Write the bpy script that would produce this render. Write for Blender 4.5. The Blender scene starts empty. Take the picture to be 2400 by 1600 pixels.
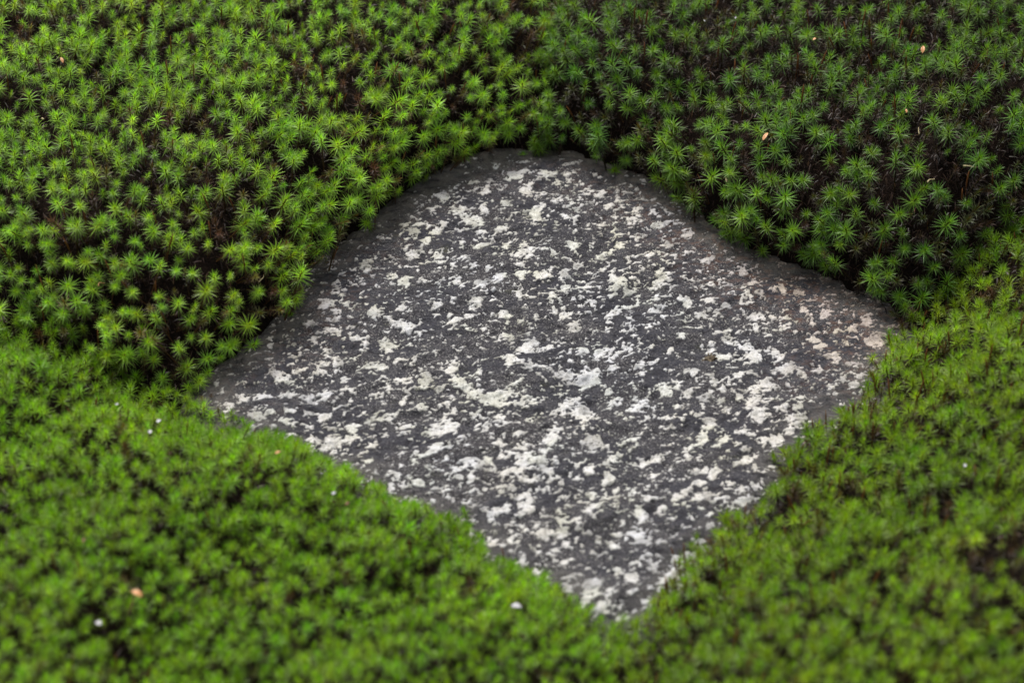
import bpy, math, random
import numpy as np
from mathutils import Vector, Matrix

# ------------------------------------------------------------------ camera, sky, sun, exposure
scene = bpy.context.scene
COL = scene.collection
rng = np.random.default_rng(11)
random.seed(11)

PITCH = math.radians(40.0)
DIST = 2.30
LENS = 85.0
cam_d = bpy.data.cameras.new('camera')
cam = bpy.data.objects.new('camera', cam_d)
COL.objects.link(cam)
cam_d.lens = LENS
cam_d.sensor_width = 36.0
cam_d.sensor_fit = 'HORIZONTAL'
cam_d.clip_start = 0.05
cam_d.clip_end = 500.0
CAM = np.array([0.0, -DIST * math.cos(PITCH), DIST * math.sin(PITCH)])
cam.location = CAM
cam.rotation_euler = (math.radians(90) - PITCH, 0, 0)
cam_d.dof.use_dof = True
cam_d.dof.focus_distance = 2.38
cam_d.dof.aperture_fstop = 3.8
cam_d.dof.aperture_blades = 8
scene.camera = cam

SUN_EL, SUN_AZ = math.radians(65), math.radians(-35)      # azimuth: from +Y (far side) towards -X (left)
world = bpy.data.worlds.new('World')
scene.world = world
world.use_nodes = True
wn = world.node_tree
wn.nodes.clear()
w_out = wn.nodes.new('ShaderNodeOutputWorld')
w_bg = wn.nodes.new('ShaderNodeBackground')
w_sky = wn.nodes.new('ShaderNodeTexSky')
w_sky.sky_type = 'NISHITA'
w_sky.sun_disc = False
w_sky.sun_elevation = SUN_EL
w_sky.sun_rotation = SUN_AZ
w_sky.air_density = 1.0
w_sky.dust_density = 6.0
w_sky.ozone_density = 1.0
w_hs = wn.nodes.new('ShaderNodeHueSaturation')
w_hs.inputs['Saturation'].default_value = 0.35
w_bg.inputs['Strength'].default_value = 0.085
wn.links.new(w_sky.outputs[0], w_hs.inputs['Color'])
wn.links.new(w_hs.outputs[0], w_bg.inputs['Color'])
wn.links.new(w_bg.outputs[0], w_out.inputs['Surface'])

sun_d = bpy.data.lights.new('sun', 'SUN')
sun_d.energy = 1.5
sun_d.angle = math.radians(34)
sun_d.color = (1.0, 0.97, 0.92)
sun = bpy.data.objects.new('sun', sun_d)
COL.objects.link(sun)
sdir = Vector((math.cos(SUN_EL) * math.sin(SUN_AZ), math.cos(SUN_EL) * math.cos(SUN_AZ), math.sin(SUN_EL)))
sun.rotation_euler = sdir.to_track_quat('Z', 'Y').to_euler()
sun.location = sdir * 6

scene.view_settings.view_transform = 'Standard'
scene.view_settings.look = 'None'
scene.view_settings.gamma = 1.0
scene.view_settings.use_curve_mapping = False
scene.view_settings.exposure = 0.85
scene.render.engine = 'CYCLES'
scene.cycles.max_bounces = 6
scene.cycles.use_denoising = True

# ------------------------------------------------------------------ small maths helpers
FPX = 2400 * LENS / 36.0
RIGHT = np.array([1.0, 0, 0])
FWD = np.array([0, math.cos(PITCH), -math.sin(PITCH)])
UP = np.array([0, math.sin(PITCH), math.cos(PITCH)])

def project(p):
    q = np.asarray(p) - CAM
    zc = q @ FWD
    return np.stack([1200 + FPX * (q @ RIGHT) / zc, 800 - FPX * (q @ UP) / zc], -1), zc

def unproject(x, y, z=0.0):
    d = FWD + RIGHT * ((x - 1200) / FPX) - UP * ((y - 800) / FPX)
    t = (z - CAM[2]) / d[2]
    return CAM + d * t

def smooth(a, b, x):
    t = np.clip((x - a) / (b - a), 0, 1)
    return t * t * (3 - 2 * t)

def _hash(ix, iy, seed):
    h = (ix.astype(np.int64) * 374761393 + iy.astype(np.int64) * 668265263 + seed * 974634777) & 0xFFFFFFFF
    h = ((h ^ (h >> 13)) * 1274126177) & 0xFFFFFFFF
    h = ((h ^ (h >> 16)) * 2246822519) & 0xFFFFFFFF
    return ((h ^ (h >> 15)) & 0xFFFFFF) / float(0xFFFFFF)

def vnoise(x, y, seed=0):
    x0 = np.floor(x); y0 = np.floor(y)
    fx = x - x0; fy = y - y0
    fx = fx * fx * fx * (fx * (6 * fx - 15) + 10)
    fy = fy * fy * fy * (fy * (6 * fy - 15) + 10)
    a = _hash(x0, y0, seed); b = _hash(x0 + 1, y0, seed)
    c = _hash(x0, y0 + 1, seed); d = _hash(x0 + 1, y0 + 1, seed)
    return (a + (b - a) * fx) * (1 - fy) + (c + (d - c) * fx) * fy

def fbm(x, y, octaves=4, seed=0, gain=0.5):
    s = 0.0; a = 1.0; n = 0.0
    for o in range(octaves):
        ang = 0.6 * o + 0.3
        xr = x * math.cos(ang) - y * math.sin(ang); yr = x * math.sin(ang) + y * math.cos(ang)
        s = s + a * (vnoise(xr, yr, seed + 17 * o) * 2 - 1)
        n += a; a *= gain
        x = x * 2.03; y = y * 2.03
    return s / n

def poly_sdf(px, py, poly):
    """signed distance to a closed polygon: negative inside"""
    best = np.full(px.shape, 1e9)
    inside = np.zeros(px.shape, bool)
    n = len(poly)
    for i in range(n):
        ax, ay = poly[i]; bx, by = poly[(i + 1) % n]
        ex, ey = bx - ax, by - ay
        t = np.clip(((px - ax) * ex + (py - ay) * ey) / (ex * ex + ey * ey + 1e-12), 0, 1)
        dd = (px - ax - t * ex) ** 2 + (py - ay - t * ey) ** 2
        best = np.minimum(best, dd)
        c = ((ay > py) != (by > py)) & (px < (bx - ax) * (py - ay) / (by - ay + 1e-12) + ax)
        inside ^= c
    best = np.sqrt(best)
    return np.where(inside, -best, best)

def line_dist(px, py, line):
    """distance to an open polyline and the length run along it"""
    best = np.full(px.shape, 1e9); along = np.zeros(px.shape); run = 0.0
    for (ax, ay), (bx, by) in zip(line[:-1], line[1:]):
        ex, ey = bx - ax, by - ay
        L = math.hypot(ex, ey)
        t = np.clip(((px - ax) * ex + (py - ay) * ey) / (L * L), 0, 1)
        dd = np.hypot(px - ax - t * ex, py - ay - t * ey)
        m = dd < best
        along = np.where(m, run + t * L, along)
        best = np.where(m, dd, best); run += L
    return best, along

# ------------------------------------------------------------------ object helpers
def tag(o, label=None, category=None, group=None, kind=None):
    if label: o['label'] = label
    if category: o['category'] = category
    if group: o['group'] = group
    if kind: o['kind'] = kind
    return o

def mesh_np(name, verts, faces, cols=None, smooth_shade=False):
    """faces: (n,3) or (n,4) int array"""
    me = bpy.data.meshes.new(name)
    verts = np.asarray(verts, np.float32); faces = np.asarray(faces, np.int32)
    k = faces.shape[1]; n = len(faces)
    me.vertices.add(len(verts)); me.loops.add(n * k); me.polygons.add(n)
    me.vertices.foreach_set('co', verts.ravel())
    me.loops.foreach_set('vertex_index', faces.ravel())
    me.polygons.foreach_set('loop_start', np.arange(0, n * k, k, dtype=np.int32))
    if smooth_shade:
        me.polygons.foreach_set('use_smooth', np.ones(n, bool))
    if cols is not None:
        at = me.attributes.new('col', 'FLOAT_COLOR', 'POINT')
        c4 = np.ones((len(verts), 4), np.float32); c4[:, :3] = cols
        at.data.foreach_set('color', c4.ravel())
    me.update()
    me.validate()
    return me

def link(name, me, mat=None, parent=None):
    o = bpy.data.objects.new(name, me)
    COL.objects.link(o)
    if mat is not None and me is not None and len(me.materials) == 0:
        me.materials.append(mat)
    if parent is not None: o.parent = parent
    return o

# ------------------------------------------------------------------ materials
class NT:
    def __init__(self, name):
        self.m = bpy.data.materials.new(name); self.m.use_nodes = True
        self.t = self.m.node_tree; self.t.nodes.clear()
        self.out = self.n('ShaderNodeOutputMaterial')
    def n(self, t, **kw):
        nd = self.t.nodes.new(t)
        for k, v in kw.items():
            if k.startswith('_'): setattr(nd, k[1:], v)
            else: nd.inputs[k.replace('__', ' ')].default_value = v
        return nd
    def l(self, a, b): self.t.links.new(a, b)
    def noise(self, vec, scale, detail=4, rough=0.55, dist=0.0):
        nd = self.n('ShaderNodeTexNoise', Scale=scale, Detail=detail, Roughness=rough, Distortion=dist)
        self.l(vec, nd.inputs['Vector']); return nd.outputs['Fac']
    def ramp(self, fac, a, b):
        nd = self.n('ShaderNodeMapRange'); nd.interpolation_type = 'SMOOTHSTEP'
        nd.inputs['From Min'].default_value = a; nd.inputs['From Max'].default_value = b
        self.l(fac, nd.inputs['Value']); return nd.outputs['Result']
    def mix(self, fac, a, b, mode='MIX'):
        nd = self.n('ShaderNodeMix', _data_type='RGBA', _blend_type=mode)
        if isinstance(fac, (int, float)): nd.inputs[0].default_value = fac
        else: self.l(fac, nd.inputs[0])
        for i, v in ((6, a), (7, b)):
            if isinstance(v, tuple): nd.inputs[i].default_value = (*v, 1)
            else: self.l(v, nd.inputs[i])
        return nd.outputs[2]
    def math(self, op, a, b=0.5):
        nd = self.n('ShaderNodeMath', _operation=op)
        for i, v in ((0, a), (1, b)):
            if isinstance(v, (int, float)): nd.inputs[i].default_value = v
            else: self.l(v, nd.inputs[i])
        return nd.outputs[0]
    def bump(self, height, strength, dist, normal=None):
        nd = self.n('ShaderNodeBump', Strength=strength, Distance=dist)
        self.l(height, nd.inputs['Height'])
        if normal is not None: self.l(normal, nd.inputs['Normal'])
        return nd.outputs[0]

def mat_leaf():
    s = NT('moss_leaf')
    at = s.n('ShaderNodeAttribute', _attribute_name='col')
    oi = s.n('ShaderNodeObjectInfo')
    c = s.mix(1.0, at.outputs['Color'], oi.outputs['Color'], 'MULTIPLY')
    bs = s.n('ShaderNodeBsdfPrincipled', Roughness=0.36)
    bs.inputs['Specular IOR Level'].default_value = 0.34
    s.l(c, bs.inputs['Base Color'])
    tr = s.n('ShaderNodeBsdfTranslucent')
    c2 = s.mix(1.0, c, (1.1, 1.15, 0.6), 'MULTIPLY')
    s.l(c2, tr.inputs['Color'])
    mx = s.n('ShaderNodeMixShader', Fac=0.36)
    s.l(bs.outputs[0], mx.inputs[1]); s.l(tr.outputs[0], mx.inputs[2])
    s.l(mx.outputs[0], s.out.inputs['Surface'])
    return s.m

def mat_soil():
    s = NT('moss_thatch')
    tc = s.n('ShaderNodeTexCoord').outputs['Object']
    a = s.noise(tc, 60, 5, 0.6); b = s.noise(tc, 420, 3, 0.7)
    c = s.mix(s.ramp(a, 0.35, 0.65), (0.006, 0.004, 0.003), (0.012, 0.007, 0.005))
    c = s.mix(s.ramp(b, 0.5, 0.7), c, (0.022, 0.013, 0.009))
    bs = s.n('ShaderNodeBsdfPrincipled', Roughness=0.9)
    bs.inputs['Specular IOR Level'].default_value = 0.08
    s.l(c, bs.inputs['Base Color'])
    s.l(s.bump(b, 0.9, 0.004), bs.inputs['Normal'])
    s.l(bs.outputs[0], s.out.inputs['Surface'])
    return s.m

def mat_ground():
    s = NT('mossy_ground')
    tc = s.n('ShaderNodeTexCoord').outputs['Object']
    a = s.noise(tc, 3, 6, 0.6); b = s.noise(tc, 90, 4, 0.7)
    c = s.mix(s.ramp(a, 0.35, 0.6), (0.05, 0.045, 0.02), (0.06, 0.12, 0.022))
    c = s.mix(s.ramp(b, 0.45, 0.7), c, (0.03, 0.04, 0.012))
    bs = s.n('ShaderNodeBsdfPrincipled', Roughness=0.9)
    s.l(c, bs.inputs['Base Color'])
    s.l(s.bump(b, 1.0, 0.02), bs.inputs['Normal'])
    s.l(bs.outputs[0], s.out.inputs['Surface'])
    return s.m

def mat_stone():
    s = NT('dark_stone')
    tc = s.n('ShaderNodeTexCoord').outputs['Object']
    at = s.n('ShaderNodeAttribute', _attribute_name='col')
    sep = s.n('ShaderNodeSeparateColor'); s.l(at.outputs['Color'], sep.inputs[0])
    rim, pink = sep.outputs[0], sep.outputs[1]
    mp = s.n('ShaderNodeMapping'); s.l(tc, mp.inputs['Vector'])
    mp.inputs['Rotation'].default_value = (0, 0, math.radians(-20)); mp.inputs['Scale'].default_value = (0.7, 1.1, 1)
    v = mp.outputs[0]
    big = s.noise(v, 22, 4, 0.6); mid = s.noise(v, 110, 4, 0.65, 0.6); fine = s.noise(v, 520, 4, 0.75); grain = s.noise(v, 850, 3, 0.65)
    c = s.mix(s.ramp(big, 0.35, 0.68), (0.043, 0.043, 0.053), (0.049, 0.046, 0.051))
    c = s.mix(s.ramp(mid, 0.30, 0.52), (0.026, 0.025, 0.029), c)
    # fine mineral grain and pale specks of thin crust
    c = s.mix(s.math('MULTIPLY', s.ramp(fine, 0.50, 0.62), s.math('MULTIPLY', s.ramp(mid, 0.35, 0.6), 0.6)), c, (0.15, 0.145, 0.14))
    spk = s.math('MULTIPLY', s.ramp(grain, 0.59, 0.64), s.ramp(big, 0.34, 0.62))
    c = s.mix(s.math('MULTIPLY', spk, 0.9), c, (0.38, 0.37, 0.35))
    c = s.mix(s.math('MULTIPLY', s.ramp(grain, 0.46, 0.36), 0.8), c, (0.012, 0.011, 0.012))
    # thin algae film
    alg = s.noise(v, 34, 5, 0.65)
    c = s.mix(s.math('MULTIPLY', s.ramp(alg, 0.60, 0.72), s.math('MULTIPLY', s.ramp(fine, 0.4, 0.6), 0.5)), c, (0.060, 0.066, 0.026))
    # rusty, pinkish crust towards the rim
    pk = s.noise(v, 140, 5, 0.75)
    c = s.mix(s.math('MULTIPLY', s.math('MULTIPLY', s.ramp(pk, 0.48, 0.62), pink), 0.75), c, (0.15, 0.092, 0.07))
    # silt washed from the moss on the rim
    c = s.mix(s.math('MULTIPLY', s.math('MULTIPLY', rim, 0.9), s.ramp(mid, 0.25, 0.6)), c, (0.150, 0.140, 0.120))
    bs = s.n('ShaderNodeBsdfPrincipled', Roughness=0.82)
    bs.inputs['Specular IOR Level'].default_value = 0.12
    s.l(c, bs.inputs['Base Color'])
    n1 = s.bump(mid, 0.9, 0.005)
    s.l(s.bump(fine, 0.7, 0.0012, n1), bs.inputs['Normal'])
    s.l(bs.outputs[0], s.out.inputs['Surface'])
    return s.m

def mat_lichen():
    s = NT('lichen_crust')
    tc = s.n('ShaderNodeTexCoord').outputs['Object']
    at = s.n('ShaderNodeAttribute', _attribute_name='col')
    fine = s.noise(tc, 700, 3, 0.65); mid = s.noise(tc, 160, 4, 0.6); hole = s.noise(tc, 480, 3, 0.6)
    c = s.mix(s.ramp(mid, 0.35, 0.65), (0.50, 0.49, 0.46), (0.60, 0.595, 0.59))
    c = s.mix(s.math('MULTIPLY', s.ramp(fine, 0.52, 0.36), 0.55), c, (0.25, 0.235, 0.21))
    c = s.mix(s.ramp(hole, 0.385, 0.33), c, (0.05, 0.045, 0.045))
    c = s.mix(1.0, c, at.outputs['Color'], 'MULTIPLY')
    bs = s.n('ShaderNodeBsdfPrincipled', Roughness=0.9)
    bs.inputs['Specular IOR Level'].default_value = 0.2
    s.l(c, bs.inputs['Base Color'])
    s.l(s.bump(fine, 0.6, 0.001), bs.inputs['Normal'])
    s.l(bs.outputs[0], s.out.inputs['Surface'])
    return s.m

def mat_plain(name, c1, c2, rough=0.6, scale=300):
    s = NT(name)
    tc = s.n('ShaderNodeTexCoord').outputs['Object']
    a = s.noise(tc, scale, 4, 0.6)
    c = s.mix(s.ramp(a, 0.35, 0.65), c1, c2)
    bs = s.n('ShaderNodeBsdfPrincipled', Roughness=rough)
    s.l(c, bs.inputs['Base Color'])
    s.l(s.bump(a, 0.3, 0.0005), bs.inputs['Normal'])
    s.l(bs.outputs[0], s.out.inputs['Surface'])
    return s.m

M_LEAF, M_SOIL, M_GROUND, M_STONE, M_LICHEN = mat_leaf(), mat_soil(), mat_ground(), mat_stone(), mat_lichen()
M_BUD = mat_plain('bud_scale', (0.50, 0.22, 0.08), (0.62, 0.36, 0.18), 0.45)
M_STRAW = mat_plain('straw', (0.36, 0.30, 0.15), (0.48, 0.40, 0.22), 0.5)
M_PETAL = mat_plain('pale_petal', (0.38, 0.38, 0.39), (0.48, 0.47, 0.48), 0.6)
M_TWIG = mat_plain('twig_bark', (0.05, 0.03, 0.022), (0.10, 0.06, 0.045), 0.8)
M_CHIP = mat_plain('bark_chip', (0.11, 0.048, 0.025), (0.17, 0.08, 0.045), 0.7)
M_CLUMP = mat_plain('dry_clump', (0.075, 0.055, 0.035), (0.14, 0.11, 0.07), 0.9, 500)

# ------------------------------------------------------------------ layout of the place (ground coordinates, metres)
K = 2400 / 2352.0
FAR_EDGE = [(486, 886), (508, 825), (560, 792), (640, 735), (690, 668), (722, 600), (800, 535), (860, 486), (905, 445), (985, 392), (1090, 342),
            (1190, 325), (1310, 328), (1370, 355), (1480, 400), (1560, 447), (1625, 503), (1700, 543), (1780, 575), (1880, 606), (1940, 650), (2008, 674), (2044, 718)]
NEAR_EDGE = [(2036, 764), (2000, 808), (1990, 880), (1905, 935), (1870, 965), (1792, 1010), (1762, 1105), (1690, 1155), (1640, 1195), (1590, 1245), (1520, 1325),
             (1470, 1390), (1422, 1410), (1374, 1396), (1310, 1362), (1240, 1328), (1150, 1288), (1060, 1195), (930, 1165), (850, 1115), (740, 1052), (640, 1012), (570, 980), (522, 940)]
outline = [tuple(unproject(x * K, y * K - 10, 0.014)[:2]) for x, y in FAR_EDGE] + [tuple(unproject(x * K, y * K - (32 if x < 1420 else 6), 0.016)[:2]) for x, y in NEAR_EDGE]

def gline(pts, z): return [tuple(unproject(x * K, y * K, z)[:2]) for x, y in pts]
CREASE = {
    'left': (gline([(480, 915), (390, 868), (250, 815), (120, 780), (0, 760), (-350, 720), (-900, 640)], 0.02), 0.058, 0.90, 0.30),
    'right': (gline([(2060, 730), (2120, 680), (2240, 590), (2352, 530), (2600, 420), (3000, 250)], 0.02), 0.042, 0.80, 0.28),
    'top': (gline([(1210, 330), (1250, 210), (1270, 60), (1290, -100), (1310, -500)], 0.05), 0.045, 0.40, 0.60),
    'bottom': (gline([(1425, 1440), (1405, 1568), (1390, 1800), (1380, 2300)], 0.02), 0.035, 0.40, 0.30),
}
C0 = np.mean(np.array(outline), 0)

# regions as polygons between the creases
def region(a, b, far):
    pa, pb = CREASE[a][0], CREASE[b][0]
    return [tuple(C0)] + pa + far + pb[::-1]
REG = {
    'far_left': region('left', 'top', [(-3, 3)]),
    'far_right': region('top', 'right', [(3, 3)]),
    'near_right': region('right', 'bottom', [(3, -3)]),
    'near_left': region('bottom', 'left', [(-3, -3)]),
}
BANKS = ['far_left', 'far_right', 'near_right', 'near_left']
HMAX = {'far_left': 0.130, 'far_right': 0.118, 'near_right': 0.070, 'near_left': 0.060}
HWID = {'far_left': 0.036, 'far_right': 0.035, 'near_right': 0.060, 'near_left': 0.055}
GROW = {'far_left': 0.05, 'far_right': 0.06, 'near_right': 0.11, 'near_left': 0.05}

# moss-top height field on a grid
GX0, GX1, GY0, GY1, GS = -1.15, 1.15, -1.05, 1.25, 0.005
gx = np.arange(GX0, GX1 + GS / 2, GS); gy = np.arange(GY0, GY1 + GS / 2, GS)
XX, YY = np.meshgrid(gx, gy)
SD = poly_sdf(XX, YY, outline)
def classify(px, py):
    d = np.stack([poly_sdf(px, py, REG[b]) for b in BANKS], 0)
    return np.argmin(d, 0)
RID = classify(XX, YY)
H = np.zeros_like(XX)
dpos = np.maximum(SD, 0)
for i, b in enumerate(BANKS):
    h = HMAX[b] * (1 - np.exp(-dpos / HWID[b])) + GROW[b] * np.maximum(dpos - 0.08, 0)
    H = np.where(RID == i, h, H)
for nme, (ln, wd, dep, fade) in CREASE.items():
    dc, al = line_dist(XX, YY, ln)
    H *= 1 - dep * np.exp(-(dc / wd) ** 2) * (0.25 + 0.75 * np.exp(-(al / fade) ** 2))
for _ in range(3):
    P = np.pad(H, 1, mode='edge')
    Hb = (P[:-2, 1:-1] + P[2:, 1:-1] + P[1:-1, :-2] + P[1:-1, 2:] + P[1:-1, 1:-1] * 2) / 6
    H = np.where(SD > 0, Hb, 0)
bump_amp = smooth(0.0, 0.10, SD)
near_m = np.where(RID >= 2, 1.0, 0.0)
H = H + bump_amp * ((0.020 + 0.012 * near_m) * fbm(XX * 8, YY * 8, 3, 5) + 0.006 * fbm(XX * 26, YY * 26, 2, 9)) + smooth(0, 0.03, SD) * 0.004 * fbm(XX * 45, YY * 45, 2, 3)
H = np.where(SD > 0, np.maximum(H, 0.002), 0)

def sample(F, x, y):
    u = np.clip((np.asarray(x) - GX0) / GS, 0, len(gx) - 1.001); v = np.clip((np.asarray(y) - GY0) / GS, 0, len(gy) - 1.001)
    i = u.astype(int); j = v.astype(int); fu = u - i; fv = v - j
    return (F[j, i] * (1 - fu) + F[j, i + 1] * fu) * (1 - fv) + (F[j + 1, i] * (1 - fu) + F[j + 1, i + 1] * fu) * fv
DHX = np.gradient(H, GS, axis=1); DHY = np.gradient(H, GS, axis=0)

# ------------------------------------------------------------------ ground
def grid_faces(nx, ny, keep=None):
    i, j = np.meshgrid(np.arange(nx - 1), np.arange(ny - 1))
    a = (j * nx + i)
    f = np.stack([a, a + 1, a + nx + 1, a + nx], -1)
    if keep is not None: f = f[keep]
    return f.reshape(-1, 4)

step = 2
xs, ys = XX[::step, ::step], YY[::step, ::step]
sdl = SD[::step, ::step]
zs = H[::step, ::step] - 0.026 - 0.012 * (1 - smooth(0, 0.03, sdl)) + 0.004 * fbm(xs * 60, ys * 60, 3, 21)
zs = np.where(sdl < 0.012, -0.055, zs)
edge = np.minimum(np.minimum(xs - GX0, GX1 - xs), np.minimum(ys - GY0, GY1 - ys))
zs = zs * smooth(0, 0.12, edge) - 0.075 * (1 - smooth(0, 0.12, edge))
soil = link('soil', mesh_np('soil', np.stack([xs, ys, zs], -1).reshape(-1, 3), grid_faces(xs.shape[1], xs.shape[0]), smooth_shade=True), M_SOIL)
tag(soil, kind='structure')
R = 250.0
n = 41
u = np.linspace(-1, 1, n); u = np.sign(u) * np.abs(u) ** 4 * R
gx2, gy2 = np.meshgrid(u, u)
gz2 = -0.07 + 0.03 * smooth(1.2, 3, np.hypot(gx2, gy2)) * fbm(gx2 * 0.6, gy2 * 0.6, 3, 4)
ground = link('ground', mesh_np('ground', np.stack([gx2, gy2, gz2], -1).reshape(-1, 3), grid_faces(n, n), smooth_shade=True), M_GROUND)
tag(ground, kind='structure')

# ------------------------------------------------------------------ stepping stone
SG = 0.002
sx = np.arange(C0[0] - 0.52, C0[0] + 0.52, SG); sy = np.arange(C0[1] - 0.54, C0[1] + 0.54, SG)
SX, SY = np.meshgrid(sx, sy)
sd = poly_sdf(SX, SY, outline)
ca, sa = math.cos(math.radians(18)), math.sin(math.radians(18))
U = SX * ca + SY * sa; V = -SX * sa + SY * ca
SZ = 0.005 * fbm(SX * 5, SY * 5, 3, 31) + 0.0022 * fbm(U * 18, V * 34, 4, 33)
ter = fbm(U * 14, V * 30, 4, 37) * 2.2                        # low split ledges of a foliated rock
SZ += 0.0030 * (np.floor(ter * 2.0) + smooth(0.80, 1.0, ter * 2.0 - np.floor(ter * 2.0))) * 0.5
SZ += 0.0011 * fbm(U * 150, V * 200, 3, 41)
pit = fbm(SX * 75, SY * 75, 3, 43)
SZ -= 0.0022 * smooth(0.34, 0.62, pit)
SZ -= smooth(-0.04, 0.04, sd) ** 2 * 0.012 + np.maximum(sd - 0.025, 0) * 1.3
SZ -= 0.002
rimn = fbm(SX * 28, SY * 28, 4, 51)
rim = smooth(-0.036, 0.004, sd + 0.022 * rimn)
far_side = smooth(-0.05, 0.25, (SY - C0[1]) - 0.35 * (SX - C0[0]))     # the far-left rim is the silted one
rim = rim * (0.45 + 0.40 * far_side)
right_side = smooth(0.05, 0.30, SX - C0[0] + 0.3 * (SY - C0[1]))
left_side = smooth(0.12, 0.36, -(SX - C0[0]))
far_half = smooth(-0.10, 0.12, SY - C0[1])
pink = np.clip(smooth(-0.13, -0.01, sd + 0.03 * rimn) * (0.25 + right_side + 0.6 * left_side) * (0.15 + 0.85 * far_half), 0, 1)
keep = (np.maximum.reduce([sd[:-1, :-1], sd[1:, :-1], sd[:-1, 1:], sd[1:, 1:]]) < 0.065)
sv = np.stack([SX, SY, SZ], -1).reshape(-1, 3)
sf = grid_faces(SX.shape[1], SX.shape[0], keep)
used = np.zeros(len(sv), bool); used[sf.ravel()] = True
remap = np.cumsum(used) - 1
scol = np.stack([rim, pink, np.zeros_like(rim)], -1).reshape(-1, 3)
stone_root = bpy.data.objects.new('stepping_stone', None)
COL.objects.link(stone_root)
stone_root.location = (C0[0], C0[1], -0.06)
tag(stone_root, 'flat dark grey natural stone spotted with white lichen, set in green moss', 'stone')
SOFF = np.array([C0[0], C0[1], -0.06])
stone_body = link('stone_body', mesh_np('stone_body', sv[used] - SOFF, remap[sf], scol[used], True), M_STONE, stone_root)

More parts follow.
